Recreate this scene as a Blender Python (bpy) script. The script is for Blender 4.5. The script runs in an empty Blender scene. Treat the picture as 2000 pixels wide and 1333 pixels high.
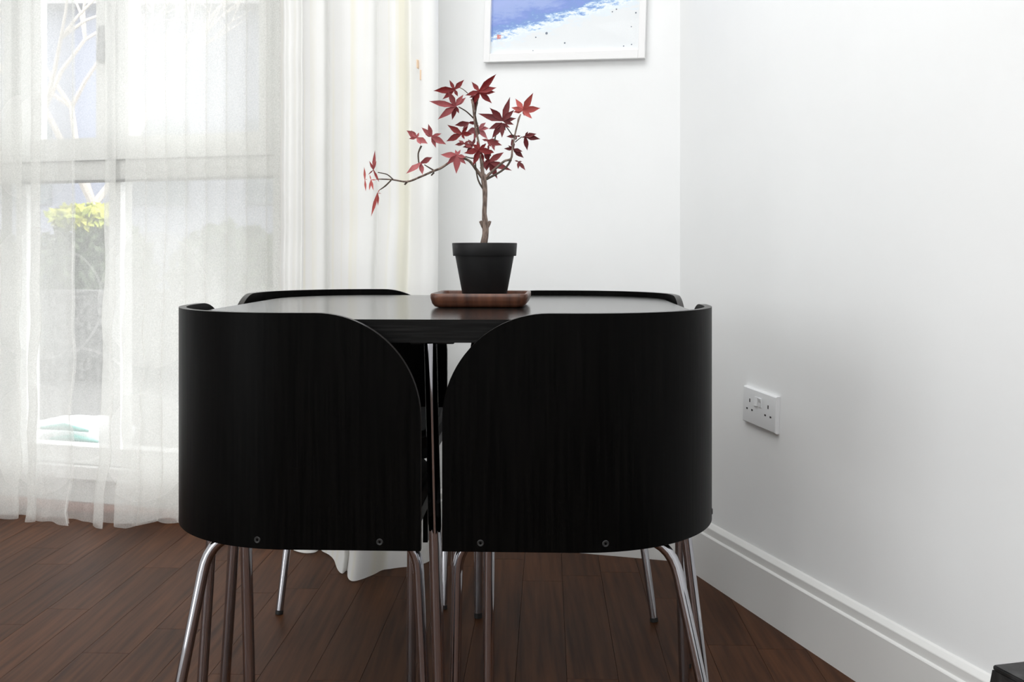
import bpy, bmesh, math, random
from mathutils import Vector, Matrix, noise

random.seed(7)
scene = bpy.context.scene
COL = scene.collection

# ------------------------------------------------------------------ camera
F, HZ, CX, CAMH = 1900.0, 495.0, 1000.0, 0.845      # focal length in px, horizon row, centre column, eye height
cam = bpy.data.cameras.new('camera')
cam.sensor_fit = 'HORIZONTAL'; cam.sensor_width = 36.0
cam.lens = 36.0 * F / 2000.0
cam.shift_y = -(666.5 - HZ) / 2000.0
cam.clip_start = 0.02; cam.clip_end = 200
camo = bpy.data.objects.new('camera', cam); COL.objects.link(camo)
camo.location = (0, 0, CAMH); camo.rotation_euler = (math.radians(90), 0, 0)
scene.camera = camo

# ------------------------------------------------------------------ world, lights, exposure
w = bpy.data.worlds.new('overcast_sky'); scene.world = w; w.use_nodes = True
bg = w.node_tree.nodes['Background']
bg.inputs[0].default_value = (0.97, 0.985, 1.0, 1); bg.inputs[1].default_value = 2.4

def area(name, loc, rot, sx, sy, power, col=(1, 1, 1)):
    l = bpy.data.lights.new(name, 'AREA'); l.shape = 'RECTANGLE'; l.size = sx; l.size_y = sy
    l.energy = power; l.color = col
    o = bpy.data.objects.new(name, l); COL.objects.link(o); o.location = loc; o.rotation_euler = rot
    return o
area('ceiling_light_panel', (-0.45, 1.5, 2.42), (0, 0, 0), 1.7, 1.3, 19, (0.99, 1.0, 1.0))
area('added_fill_behind_camera', (-0.4, -1.5, 2.42), (0, 0, 0), 2.4, 1.4, 50, (0.99, 1.0, 1.0))  # added fill lamp out of view, lifts the lower right wall and skirting

def portal(name, M, sx, sy):
    """sampling aid for the sky light that enters through a window opening (gives off no light of its own)"""
    l = bpy.data.lights.new(name, 'AREA'); l.shape = 'RECTANGLE'; l.size = sx; l.size_y = sy; l.cycles.is_portal = True
    o = bpy.data.objects.new(name, l); COL.objects.link(o); o.matrix_world = M

vs = scene.view_settings
vs.view_transform = 'Standard'; vs.look = 'None'; vs.gamma = 1.0; vs.use_curve_mapping = False
vs.exposure = 0.64
cy = scene.cycles
cy.use_denoising = True
cy.max_bounces = 10; cy.diffuse_bounces = 5; cy.glossy_bounces = 5; cy.transparent_max_bounces = 24
cy.transmission_bounces = 6; cy.sample_clamp_indirect = 6.0
cy.caustics_reflective = False; cy.caustics_refractive = False

# ------------------------------------------------------------------ helpers
def P(x, y, d):
    """photo pixel + distance along the view axis -> world point"""
    return Vector(((x - CX) * d / F, d, CAMH + (HZ - y) * d / F))

def tag(o, label=None, cat=None, group=None, kind=None):
    if label: o['label'] = label
    if cat: o['category'] = cat
    if group: o['group'] = group
    if kind: o['kind'] = kind
    return o

def empty(name, mat_or_loc, label, cat, group=None):
    o = bpy.data.objects.new(name, None); COL.objects.link(o)
    o.empty_display_size = 0.1
    o.matrix_world = mat_or_loc if isinstance(mat_or_loc, Matrix) else Matrix.Translation(Vector(mat_or_loc))
    return tag(o, label, cat, group)

def world_of(o):
    m = o.matrix_basis.copy()
    while o.parent:
        o = o.parent; m = o.matrix_basis @ m
    return m

def finish(name, bm, mat, parent=None, world=False, smooth=None, mats=None, recalc=True):
    """bmesh -> ONE mesh object. world=True: coordinates are world ones, moved into the parent's frame."""
    if recalc: bmesh.ops.recalc_face_normals(bm, faces=bm.faces)
    if world and parent is not None:
        bm.transform(world_of(parent).inverted())
    me = bpy.data.meshes.new(name)
    bm.to_mesh(me); bm.free()
    for m in (mats or [mat]): me.materials.append(m)
    if smooth is not None:
        me.polygons.foreach_set('use_smooth', [True] * len(me.polygons))
        if smooth < 179: me.set_sharp_from_angle(angle=math.radians(smooth))
    o = bpy.data.objects.new(name, me); COL.objects.link(o)
    if parent is not None: o.parent = parent
    return o

def box(bm, x0, x1, y0, y1, z0, z1, M=None, bev=0.0):
    vs_ = [bm.verts.new((x, y, z)) for x in (x0, x1) for y in (y0, y1) for z in (z0, z1)]
    fs = []
    for a in ((0, 1, 3, 2), (4, 6, 7, 5), (0, 4, 5, 1), (2, 3, 7, 6), (0, 2, 6, 4), (1, 5, 7, 3)):
        fs.append(bm.faces.new([vs_[i] for i in a]))
    if bev:
        es = list({e for f in fs for e in f.edges})
        r = bmesh.ops.bevel(bm, geom=es, offset=bev, segments=2, affect='EDGES', profile=0.6)
        vs_ = list({v for f in r['faces'] for v in f.verts} | {v for v in vs_ if v.is_valid})
    if M is not None:
        bmesh.ops.transform(bm, matrix=M, verts=vs_)
    return vs_

def prism(bm, poly, z0, z1):
    """poly: list of (x, y)"""
    a = [bm.verts.new((x, y, z0)) for x, y in poly]; b = [bm.verts.new((x, y, z1)) for x, y in poly]
    bm.faces.new(a[::-1]); bm.faces.new(b)
    n = len(poly)
    for i in range(n): bm.faces.new((a[i], a[(i + 1) % n], b[(i + 1) % n], b[i]))
    return a + b

def extrude_x(bm, prof, x0, x1):
    """profile (y, z) swept along local x"""
    a = [bm.verts.new((x0, y, z)) for y, z in prof]; b = [bm.verts.new((x1, y, z)) for y, z in prof]
    bm.faces.new(a); bm.faces.new(b[::-1])
    n = len(prof)
    for i in range(n): bm.faces.new((a[i], b[i], b[(i + 1) % n], a[(i + 1) % n]))

def tube(bm, pts, rad, seg=14, caps=True):
    pts = [Vector(p) for p in pts]
    rs = rad if isinstance(rad, (list, tuple)) else [rad] * len(pts)
    rings, prev = [], None
    for i, p in enumerate(pts):
        t = (pts[min(i + 1, len(pts) - 1)] - pts[max(i - 1, 0)]).normalized()
        if prev is None:
            u = t.orthogonal().normalized()
        else:
            u = prev - t * prev.dot(t)
            u = u.normalized() if u.length > 1e-6 else t.orthogonal().normalized()
        prev = u; v = t.cross(u)
        rings.append([bm.verts.new(p + (u * math.cos(2 * math.pi * k / seg) + v * math.sin(2 * math.pi * k / seg)) * rs[i]) for k in range(seg)])
    for a, b in zip(rings, rings[1:]):
        for k in range(seg): bm.faces.new((a[k], a[(k + 1) % seg], b[(k + 1) % seg], b[k]))
    if caps: bm.faces.new(rings[0][::-1]); bm.faces.new(rings[-1])

def lathe(bm, prof, seg=48, centre=(0, 0)):
    rings = []
    for r, z in prof:
        if r < 1e-6: rings.append([bm.verts.new((centre[0], centre[1], z))])
        else: rings.append([bm.verts.new((centre[0] + r * math.cos(2 * math.pi * k / seg), centre[1] + r * math.sin(2 * math.pi * k / seg), z)) for k in range(seg)])
    for a, b in zip(rings, rings[1:]):
        for k in range(seg):
            q = [a[k % len(a)], a[(k + 1) % len(a)], b[(k + 1) % len(b)], b[k % len(b)]]
            q = [v for i, v in enumerate(q) if v not in q[:i]]
            if len(q) > 2: bm.faces.new(q)

def catmull(pts, n):
    pts = [Vector(p) for p in pts]; out = []
    for i in range(len(pts) - 1):
        p0, p1, p2, p3 = pts[max(i - 1, 0)], pts[i], pts[i + 1], pts[min(i + 2, len(pts) - 1)]
        for k in range(n):
            t = k / n
            out.append(0.5 * ((2 * p1) + (p2 - p0) * t + (2 * p0 - 5 * p1 + 4 * p2 - p3) * t * t + (3 * p1 - p0 - 3 * p2 + p3) * t ** 3))
    out.append(pts[-1]); return out

# ------------------------------------------------------------------ materials
def mat(name, col, rough=0.5, metal=0.0, spec=0.5):
    m = bpy.data.materials.new(name); m.use_nodes = True
    b = m.node_tree.nodes['Principled BSDF']
    b.inputs['Base Color'].default_value = (*col, 1); b.inputs['Roughness'].default_value = rough
    b.inputs['Metallic'].default_value = metal; b.inputs['Specular IOR Level'].default_value = spec
    return m

def N(m, t, **kw):
    n = m.node_tree.nodes.new(t)
    for k, v in kw.items(): setattr(n, k, v)
    return n
def L(m, a, b): m.node_tree.links.new(a, b)
def bsdf(m): return m.node_tree.nodes['Principled BSDF']

def noise_mix(m, c1, c2, scale=(1, 1, 1), nscale=5.0, detail=4.0, lo=0.35, hi=0.65, bump=0.0, rough=None, coord='Object', rand=0.0):
    """base colour mixed between c1 and c2 by (stretched) noise, optional bump from the same noise"""
    tc = N(m, 'ShaderNodeTexCoord'); mp = N(m, 'ShaderNodeMapping'); mp.inputs['Scale'].default_value = scale
    L(m, tc.outputs[coord], mp.inputs['Vector'])
    vec = mp.outputs[0]
    if rand:
        oi = N(m, 'ShaderNodeObjectInfo'); va = N(m, 'ShaderNodeVectorMath', operation='SCALE'); va.inputs[0].default_value = (37, 91, 13)
        L(m, oi.outputs['Random'], va.inputs['Scale']); ad = N(m, 'ShaderNodeVectorMath', operation='ADD')
        L(m, vec, ad.inputs[0]); L(m, va.outputs[0], ad.inputs[1]); vec = ad.outputs[0]
    nz = N(m, 'ShaderNodeTexNoise'); nz.inputs['Scale'].default_value = nscale; nz.inputs['Detail'].default_value = detail
    L(m, vec, nz.inputs['Vector'])
    cr = N(m, 'ShaderNodeValToRGB'); cr.color_ramp.elements[0].position = lo; cr.color_ramp.elements[1].position = hi
    cr.color_ramp.elements[0].color = (*c1, 1); cr.color_ramp.elements[1].color = (*c2, 1)
    L(m, nz.outputs['Fac'], cr.inputs['Fac'])
    out = cr.outputs['Color']
    if rand:
        hsv = N(m, 'ShaderNodeHueSaturation'); mr = N(m, 'ShaderNodeMapRange')
        mr.inputs['To Min'].default_value = 1 - rand; mr.inputs['To Max'].default_value = 1 + rand
        L(m, oi.outputs['Random'], mr.inputs['Value']); L(m, mr.outputs[0], hsv.inputs['Value']); L(m, out, hsv.inputs['Color']); out = hsv.outputs[0]
    L(m, out, bsdf(m).inputs['Base Color'])
    if bump:
        bp = N(m, 'ShaderNodeBump'); bp.inputs['Strength'].default_value = bump; bp.inputs['Distance'].default_value = 0.002
        L(m, nz.outputs['Fac'], bp.inputs['Height']); L(m, bp.outputs[0], bsdf(m).inputs['Normal'])
    return m

M_wall = noise_mix(mat('white_wall_paint', (0.8, 0.8, 0.8), 0.55, spec=0.3), (0.855, 0.865, 0.865), (0.885, 0.895, 0.895), nscale=3.0, lo=0.3, hi=0.7, bump=0.06)
M_ceil = mat('ceiling_paint', (0.85, 0.85, 0.84), 0.8)
M_trim = mat('white_gloss_trim', (0.76, 0.76, 0.745), 0.35)
M_plank = noise_mix(mat('dark_walnut_plank', (0.05, 0.03, 0.02), 0.46, spec=0.10), (0.031, 0.0113, 0.005), (0.108, 0.043, 0.0182), scale=(26, 1.3, 1), nscale=2.6, detail=9, lo=0.25, hi=0.78, bump=0.14, rand=0.16)
M_sub = mat('floor_joint_dark', (0.014, 0.008, 0.005), 0.8)
M_black = noise_mix(mat('black_stained_veneer', (0.012, 0.011, 0.01), 0.38, spec=0.045), (0.0008, 0.0008, 0.0008), (0.0028, 0.0026, 0.0024), scale=(60, 60, 2.2), nscale=3.0, detail=6, lo=0.35, hi=0.7, bump=0.10)
M_rim = mat('black_veneer_edge', (0.022, 0.02, 0.018), 0.4)
M_top = noise_mix(mat('black_table_veneer', (0.012, 0.011, 0.01), 0.17, spec=0.75), (0.006, 0.0058, 0.0055), (0.014, 0.0132, 0.0125), scale=(2.0, 40, 40), nscale=4.0, detail=6, lo=0.35, hi=0.7, bump=0.03)
M_edge = noise_mix(mat('black_table_edge', (0.008, 0.008, 0.008), 0.45, spec=0.12), (0.002, 0.002, 0.002), (0.011, 0.0108, 0.0105), scale=(3.0, 3.0, 90), nscale=3.0, detail=6, lo=0.42, hi=0.75, bump=0.15)
M_chrome = mat('polished_chrome', (0.44, 0.44, 0.47), 0.05, 1.0)
M_rubber = mat('black_rubber', (0.01, 0.01, 0.01), 0.6)
M_seat = mat('black_seat_fabric', (0.012, 0.012, 0.012), 0.85)
M_pot = mat('matt_black_plastic', (0.0075, 0.0075, 0.008), 0.5, spec=0.25)
M_soil = noise_mix(mat('dark_soil', (0.02, 0.015, 0.01), 0.95), (0.012, 0.009, 0.007), (0.05, 0.035, 0.025), nscale=120, bump=0.6)
M_tray = noise_mix(mat('walnut_tray', (0.2, 0.08, 0.04), 0.35), (0.035, 0.0105, 0.0055), (0.15, 0.055, 0.028), scale=(22, 3, 3), nscale=3.0, detail=6, lo=0.3, hi=0.7, bump=0.08)
M_bark = noise_mix(mat('grey_brown_bark', (0.2, 0.15, 0.12), 0.8), (0.085, 0.058, 0.045), (0.27, 0.2, 0.165), scale=(40, 40, 12), nscale=6.0, detail=5, bump=0.6)
M_twig = mat('dark_twig', (0.075, 0.055, 0.04), 0.7)
M_frame = mat('white_picture_frame', (0.83, 0.83, 0.83), 0.35)
M_socket = mat('white_socket_plastic', (0.74, 0.75, 0.76), 0.3)
M_hole = mat('dark_pin_hole', (0.02, 0.02, 0.02), 0.7)
M_upvc = mat('white_window_frame', (0.82, 0.82, 0.8), 0.4)
M_grey = mat('grey_metal', (0.42, 0.42, 0.42), 0.4)
M_boxb = noise_mix(mat('black_ash_board', (0.02, 0.02, 0.02), 0.5), (0.006, 0.006, 0.006), (0.03, 0.03, 0.031), scale=(1, 1, 1), nscale=70, detail=5, lo=0.45, hi=0.75, bump=0.4)
M_redwood = noise_mix(mat('reddish_wood', (0.3, 0.08, 0.03), 0.5), (0.16, 0.035, 0.012), (0.36, 0.10, 0.035), scale=(1, 20, 20), nscale=3)

def leaf_mat(name, c1, c2):
    m = noise_mix(mat(name, c1, 0.5, spec=0.3), c1, c2, nscale=45, lo=0.3, hi=0.7)
    return m
M_leaf = [leaf_mat('leaf_deep_red', (0.13, 0.006, 0.008), (0.22, 0.016, 0.016)),
          leaf_mat('leaf_dusty_rose', (0.24, 0.045, 0.05), (0.36, 0.09, 0.095)),
          leaf_mat('leaf_maroon', (0.085, 0.008, 0.011), (0.15, 0.02, 0.022)),
          leaf_mat('leaf_coral_red', (0.36, 0.055, 0.05), (0.46, 0.10, 0.085)),
          leaf_mat('leaf_pink', (0.40, 0.12, 0.135), (0.5, 0.18, 0.19))]

def glass_mat(gloss=0.02, name='window_glass'):
    m = bpy.data.materials.new(name); m.use_nodes = True; nt = m.node_tree
    nt.nodes.remove(nt.nodes['Principled BSDF'])
    t = N(m, 'ShaderNodeBsdfTransparent'); t.inputs[0].default_value = (0.985, 0.99, 0.99, 1)
    g = N(m, 'ShaderNodeBsdfGlossy'); g.inputs['Roughness'].default_value = 0.02
    mx = N(m, 'ShaderNodeMixShader'); mx.inputs[0].default_value = gloss
    L(m, t.outputs[0], mx.inputs[1]); L(m, g.outputs[0], mx.inputs[2]); L(m, mx.outputs[0], nt.nodes['Material Output'].inputs[0])
    return m
M_glass = glass_mat()
M_pglass = glass_mat(0.003, 'anti_reflective_glass')

def cloth_mat(name, col, clear, discs=(), rings=(), trans=0.5, streak=None):
    """woven cloth: part see-through weave, part diffuse/translucent thread; discs/rings = denser woven circles at (s, z, r)"""
    m = bpy.data.materials.new(name); m.use_nodes = True; nt = m.node_tree
    nt.nodes.remove(nt.nodes['Principled BSDF'])
    d = N(m, 'ShaderNodeBsdfDiffuse'); d.inputs[0].default_value = (*col, 1)
    t = N(m, 'ShaderNodeBsdfTranslucent'); t.inputs[0].default_value = (*col, 1)
    mx = N(m, 'ShaderNodeMixShader'); mx.inputs[0].default_value = trans
    if streak:                                           # yellowed vertical streaks in the lining
        tc0 = N(m, 'ShaderNodeTexCoord'); mp0 = N(m, 'ShaderNodeMapping'); mp0.inputs['Scale'].default_value = (30, 0.0, 0.25); L(m, tc0.outputs['Object'], mp0.inputs[0])
        nz0 = N(m, 'ShaderNodeTexNoise'); nz0.inputs['Scale'].default_value = 1.0; nz0.inputs['Detail'].default_value = 3; L(m, mp0.outputs[0], nz0.inputs['Vector'])
        cr0 = N(m, 'ShaderNodeValToRGB'); cr0.color_ramp.elements[0].position = 0.5; cr0.color_ramp.elements[1].position = 0.72
        cr0.color_ramp.elements[0].color = (*col, 1); cr0.color_ramp.elements[1].color = (*streak, 1); L(m, nz0.outputs['Fac'], cr0.inputs['Fac'])
        L(m, cr0.outputs[0], d.inputs[0]); L(m, cr0.outputs[0], t.inputs[0])
    L(m, d.outputs[0], mx.inputs[1]); L(m, t.outputs[0], mx.inputs[2])
    out = mx.outputs[0]
    if clear > 0:
        tc = N(m, 'ShaderNodeTexCoord'); sep = N(m, 'ShaderNodeSeparateXYZ'); L(m, tc.outputs['Object'], sep.inputs[0])
        acc = None
        for i, (s, z, r) in enumerate(list(discs) + list(rings)):
            cb = N(m, 'ShaderNodeCombineXYZ'); L(m, sep.outputs['X'], cb.inputs[0]); L(m, sep.outputs['Z'], cb.inputs[1])
            ds = N(m, 'ShaderNodeVectorMath', operation='DISTANCE'); L(m, cb.outputs[0], ds.inputs[0]); ds.inputs[1].default_value = (s, z, 0)
            if i < len(discs):
                lt = N(m, 'ShaderNodeMath', operation='LESS_THAN'); L(m, ds.outputs['Value'], lt.inputs[0]); lt.inputs[1].default_value = r
            else:
                cm = N(m, 'ShaderNodeMath', operation='COMPARE'); L(m, ds.outputs['Value'], cm.inputs[0]); cm.inputs[1].default_value = r; cm.inputs[2].default_value = 0.004; lt = cm
            if acc is None: acc = lt.outputs[0]
            else:
                mm = N(m, 'ShaderNodeMath', operation='MAXIMUM'); L(m, acc, mm.inputs[0]); L(m, lt.outputs[0], mm.inputs[1]); acc = mm.outputs[0]
        nz = N(m, 'ShaderNodeTexNoise'); nz.inputs['Scale'].default_value = 260; L(m, tc.outputs['Object'], nz.inputs['Vector'])
        mr = N(m, 'ShaderNodeMapRange'); mr.inputs['From Min'].default_value = 0.3; mr.inputs['From Max'].default_value = 0.7
        mr.inputs['To Min'].default_value = clear - 0.06; mr.inputs['To Max'].default_value = clear + 0.06; L(m, nz.outputs['Fac'], mr.inputs['Value'])
        fac = mr.outputs[0]
        if acc is not None:
            ml = N(m, 'ShaderNodeMath', operation='MULTIPLY'); L(m, acc, ml.inputs[0]); ml.inputs[1].default_value = clear * 0.15
            sb = N(m, 'ShaderNodeMath', operation='SUBTRACT'); L(m, fac, sb.inputs[0]); L(m, ml.outputs[0], sb.inputs[1]); sb.use_clamp = True; fac = sb.outputs[0]
        tp = N(m, 'ShaderNodeBsdfTransparent')
        m2 = N(m, 'ShaderNodeMixShader'); L(m, fac, m2.inputs[0]); L(m, out, m2.inputs[1]); L(m, tp.outputs[0], m2.inputs[2]); out = m2.outputs[0]
    L(m, out, nt.nodes['Material Output'].inputs[0])
    return m

# ------------------------------------------------------------------ the room
CN = Vector((0.463, 2.68, 0.0))                        # the corner between picture wall and right wall
wl = Vector((-3.47, 1.0, 0)).normalized(); nl = Vector((wl.y * -1, wl.x, 0))   # along the back wall to the left, inward normal
wr = Vector((-0.3053, 1.0, 0)).normalized(); nr = Vector((-wr.y, wr.x, 0))     # along the right wall away from camera, inward normal
MB = Matrix(((wl.x, nl.x, 0, CN.x), (wl.y, nl.y, 0, CN.y), (0, 0, 1, 0), (0, 0, 0, 1)))   # local (s, into room, z)
MR = Matrix(((wr.x, nr.x, 0, CN.x), (wr.y, nr.y, 0, CN.y), (0, 0, 1, 0), (0, 0, 0, 1)))   # local (-s, into room, z)
ROOM_H, SB = 2.45, 3.2
BL = CN + wl * SB
YB = -3.4
SR = (CN.y - YB) / wr.y
BR = CN - wr * SR
room = [(BR.x, YB), (CN.x, CN.y), (BL.x, BL.y), (BL.x, YB)]

def s_at(px, o):
    """wall coordinate s of the point at column px that stands o metres in front of the back wall"""
    k = (px - CX) / F; b = CN + nl * o
    return (b.x - k * b.y) / (k * wl.y - wl.x)
def z_at(px, py, o):
    p = CN + nl * o + wl * s_at(px, o)
    return CAMH + (HZ - py) * p.y / F

def struct(name, bm, m, M=None, label=None, smooth=None):
    o = finish(name, bm, m, smooth=smooth)
    if M is not None: o.matrix_world = M
    o['kind'] = 'structure'
    if label: o['label'] = label
    return o

# floor: dark sub-floor with single planks laid on it
def clip(poly, planes):
    for a, b, c in planes:
        out = []
        for i in range(len(poly)):
            p, q = poly[i], poly[(i + 1) % len(poly)]
            dp, dq = a * p[0] + b * p[1] - c, a * q[0] + b * q[1] - c
            if dp >= 0: out.append(p)
            if dp * dq < 0:
                t = dp / (dp - dq); out.append((p[0] + (q[0] - p[0]) * t, p[1] + (q[1] - p[1]) * t))
        poly = out
        if not poly: return []
    return poly
ctr = (-0.4, 0.6)
planes = []
for i in range(4):
    p, q = room[i], room[(i + 1) % 4]
    a, b = -(q[1] - p[1]), (q[0] - p[0])
    l = math.hypot(a, b); a /= l; b /= l
    c = a * p[0] + b * p[1]
    if a * ctr[0] + b * ctr[1] < c: a, b, c = -a, -b, -c
    planes.append((a, b, c + 0.001))
bm = bmesh.new(); prism(bm, room, -0.06, -0.012)
floor = struct('floor', bm, M_sub, label='dark walnut stained plank floor')
YAW = math.radians(2.1)
uv_u = Vector((math.cos(YAW), -math.sin(YAW), 0)); uv_v = Vector((math.sin(YAW), math.cos(YAW), 0))
PW = 0.1022
prng = random.Random(11)
rest = bmesh.new(); n_pl = 0
joint = {}
col0 = (1006 - CX) / F * 1.915 / uv_u.x - 0.0 
def plank_poly(i, q0, q1, g=0.00045):
    x0, x1 = col0 + i * PW + g, col0 + (i + 1) * PW - g
    o = Vector((0, 1.915, 0))
    c = [o + uv_u * x + uv_v * (q - 1.915) for x, q in ((x0, q0 + g), (x1, q0 + g), (x1, q1 - g), (x0, q1 - g))]
    return clip([(p.x, p.y) for p in c], planes)
for i in range(-27, 30):
    q = -5.2 + prng.uniform(0, 0.5)
    while q < 4.2:
        ln = prng.choice((0.5, 0.62, 0.75, 0.9, 0.62))
        poly = plank_poly(i, q, q + ln)
        if len(poly) >= 3:
            cxp = sum(p[0] for p in poly) / len(poly); cyp = sum(p[1] for p in poly) / len(poly)
            seen = cyp > 1.2 and abs(cxp) < cyp * 0.75 + 0.2
            if seen and n_pl < 300:
                bm = bmesh.new(); top = prism(bm, poly, -0.012, 0.0)
                bmesh.ops.translate(bm, verts=bm.verts, vec=(0, 0, 0))
                o = finish('plank', bm, M_plank, floor); n_pl += 1
            else:
                prism(rest, poly, -0.012, 0.0)
        q += ln
tag(finish('planks_outside_view', rest, M_plank, floor), kind='stuff')

# back wall (picture + window), right wall, the walls behind the camera, ceiling
WS0, WS1, WZ0, WZ1 = s_at(548, 0.0), 2.95, 0.0, 2.2        # window opening along the back wall
TH = 0.16
bm = bmesh.new()
box(bm, -0.2, WS0, -TH, 0, -0.06, ROOM_H); box(bm, WS1, SB + 0.2, -TH, 0, -0.06, ROOM_H)
box(bm, WS0, WS1, -TH, 0, WZ1, ROOM_H); box(bm, WS0, WS1, -TH, 0, -0.06, 0.0)
struct('wall_back', bm, M_wall, MB, 'white painted wall behind the table with the window')
bm = bmesh.new(); box(bm, -SR - 0.1, 0.0, -0.12, 0, -0.06, ROOM_H)
struct('wall_right', bm, M_wall, MR, 'plain white painted wall on the right')
LW = (-2.2, 0.3, 0.15, 2.25)                                  # added unseen window in the left wall, brings daylight onto the right wall
bm = bmesh.new(); xa, xb = BL.x - 0.12, BL.x
box(bm, xa, xb, YB - 0.1, LW[0], -0.06, ROOM_H); box(bm, xa, xb, LW[1], BL.y + 0.05, -0.06, ROOM_H)
box(bm, xa, xb, LW[0], LW[1], -0.06, LW[2]); box(bm, xa, xb, LW[0], LW[1], LW[3], ROOM_H)
struct('wall_left', bm, M_wall)
portal('added_window_portal', Matrix.Translation((xa - 0.01, (LW[0] + LW[1]) / 2, (LW[2] + LW[3]) / 2)) @ Matrix.Rotation(math.radians(-90), 4, 'Y'), LW[3] - LW[2], LW[1] - LW[0])
added_win = empty('added_window_2', (xa + 0.05, 0, 0), 'added unseen white framed window in the left wall, lets in extra daylight', None); added_win['kind'] = 'structure'
bm = bmesh.new()
for y in (LW[0], (LW[0] + LW[1]) / 2 - 0.03, LW[1] - 0.06): box(bm, -0.03, 0.03, y, y + 0.06, LW[2], LW[3])
box(bm, -0.03, 0.03, LW[0], LW[1], LW[2], LW[2] + 0.06); box(bm, -0.03, 0.03, LW[0], LW[1], LW[3] - 0.06, LW[3])
finish('window_frame', bm, M_upvc, added_win)
bm = bmesh.new(); box(bm, -0.004, 0.004, LW[0], LW[1], LW[2], LW[3]); finish('pane', bm, M_glass, added_win)
bm = bmesh.new(); box(bm, BL.x - 0.12, BR.x + 0.15, YB - 0.12, YB, -0.06, ROOM_H)
struct('wall_front', bm, M_wall)
bm = bmesh.new(); prism(bm, [(BR.x + 0.2, YB - 0.12), (CN.x + 0.2, CN.y + 0.2), (BL.x - 0.12, BL.y + 0.2), (BL.x - 0.12, YB - 0.12)], ROOM_H, ROOM_H + 0.08)
struct('ceiling', bm, M_ceil)

# skirting boards with a stepped and chamfered top
prof = [(0.0, 0.0), (0.018, 0.0), (0.018, 0.1165), (0.0165, 0.1185), (0.0125, 0.1205), (0.0125, 0.1375), (0.0118, 0.1392), (0.0045, 0.1468), (0.0, 0.149)]
bm = bmesh.new(); extrude_x(bm, prof, -SR + 0.01, -0.0)
struct('baseboard_right', bm, M_trim, MR, 'white moulded skirting board along the right wall')
bm = bmesh.new(); extrude_x(bm, prof, 0.012, WS0 - 0.04)
struct('baseboard_back', bm, M_trim, MB, 'white moulded skirting board under the framed picture')

# ------------------------------------------------------------------ window (sashes over fixed lights) in the back wall
win = empty('window_1', MB, 'white framed full-height window behind sheer curtains', None); win['kind'] = 'structure'
y0, y1 = -0.10, -0.04
zt0, zt1 = z_at(180, 353, -0.05), z_at(180, 316, -0.05)
z_low = z_at(150, 870, -0.05)
bm = bmesh.new()
mull = [WS0, s_at(228, -0.05), s_at(46, -0.05), WS1]
box(bm, WS0, WS0 + 0.05, y0, y1, 0.0, WZ1); box(bm, WS1 - 0.05, WS1, y0, y1, 0.0, WZ1)
for s in mull[1:-1]: box(bm, s - 0.022, s + 0.022, y0, y1, z_low - 0.01, WZ1 - 0.05)
box(bm, WS0 + 0.05, WS1 - 0.05, y0, y1, WZ1 - 0.05, WZ1)
box(bm, WS0 + 0.05, WS1 - 0.05, y0, y1, zt0, zt1)
box(bm, WS0 + 0.05, WS1 - 0.05, y0, y1 + 0.005, z_low - 0.06, z_low)
finish('window_frame', bm, M_upvc, win)
portal('window_portal_back', MB @ Matrix.Translation(((WS0 + WS1) / 2, -TH - 0.01, (WZ0 + WZ1) / 2)) @ Matrix.Rotation(math.radians(90), 4, 'X'), WS1 - WS0, WZ1 - WZ0)
M_gasket = mat('dark_window_gasket', (0.10, 0.10, 0.10), 0.7)
for (sa, sb, za, zb_) in ((WS0 + 0.05, WS1 - 0.05, zt0 - 0.008, zt0), (WS0 + 0.05, WS1 - 0.05, zt1 + 0.0005, zt1 + 0.0025), (s_at(35, -0.04), s_at(28, -0.04), z_at(30, 270, -0.04), WZ1 - 0.06), (s_at(219, -0.04), s_at(216.5, -0.04), zt1 + 0.003, WZ1 - 0.06), (s_at(22, -0.04), s_at(10, -0.04), z_low, zt0)):
    bm = bmesh.new(); box(bm, min(sa, sb), max(sa, sb), y1 - 0.004, y1 + 0.0135, za, zb_); finish('gasket', bm, M_gasket, win)
bm = bmesh.new(); box(bm, WS0 + 0.05, WS1 - 0.05, y0 + 0.01, y1 - 0.02, 0.0, z_low - 0.06)
finish('bottom_panel', bm, M_upvc, win)
bm = bmesh.new(); box(bm, WS0 + 0.03, WS1 - 0.05, -0.03, 0.0, z_low - 0.10, z_low - 0.06)
finish('window_sill', bm, M_upvc, win)
for i in range(3):
    a = mull[i] + (0.05 if i == 0 else 0.022); b = mull[i + 1] - (0.05 if i == 2 else 0.022)
    bm = bmesh.new()
    zb, zc = zt1 + 0.003, WZ1 - 0.053
    fw = z_at(180, 270, -0.04) - zb
    for r in ((a, a + 0.042, zb, zc), (b - 0.042, b, zb, zc), (a + 0.042, b - 0.042, zb, zb + fw), (a + 0.042, b - 0.042, zc - 0.06, zc)):
        box(bm, r[0], r[1], y0 + 0.012, y1 + 0.012, r[2], r[3])
    sash = finish('sash', bm, M_upvc, win)
    bm = bmesh.new(); box(bm, a + 0.03, b - 0.03, -0.072, -0.066, zb + 0.03, zc - 0.03); finish('pane', bm, M_glass, sash)
    bm = bmesh.new(); box(bm, a - 0.01, b + 0.01, -0.072, -0.066, z_low - 0.01, zt0 + 0.01); finish('pane', bm, M_glass, win)
    if i == 1:
        sh = s_at(203, -0.02)
        bm = bmesh.new(); box(bm, sh - 0.021, sh + 0.021, y1 + 0.012, y1 + 0.026, z_at(203, 122, -0.02), z_at(203, 50, -0.02), bev=0.003)
        box(bm, sh - 0.01, sh + 0.01, y1 + 0.02, y1 + 0.045, z_at(203, 120, -0.02), z_at(203, 90, -0.02), bev=0.003)
        hd = finish('window_handle', bm, M_grey, sash); hd['label'] = 'grey window handle'
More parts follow.
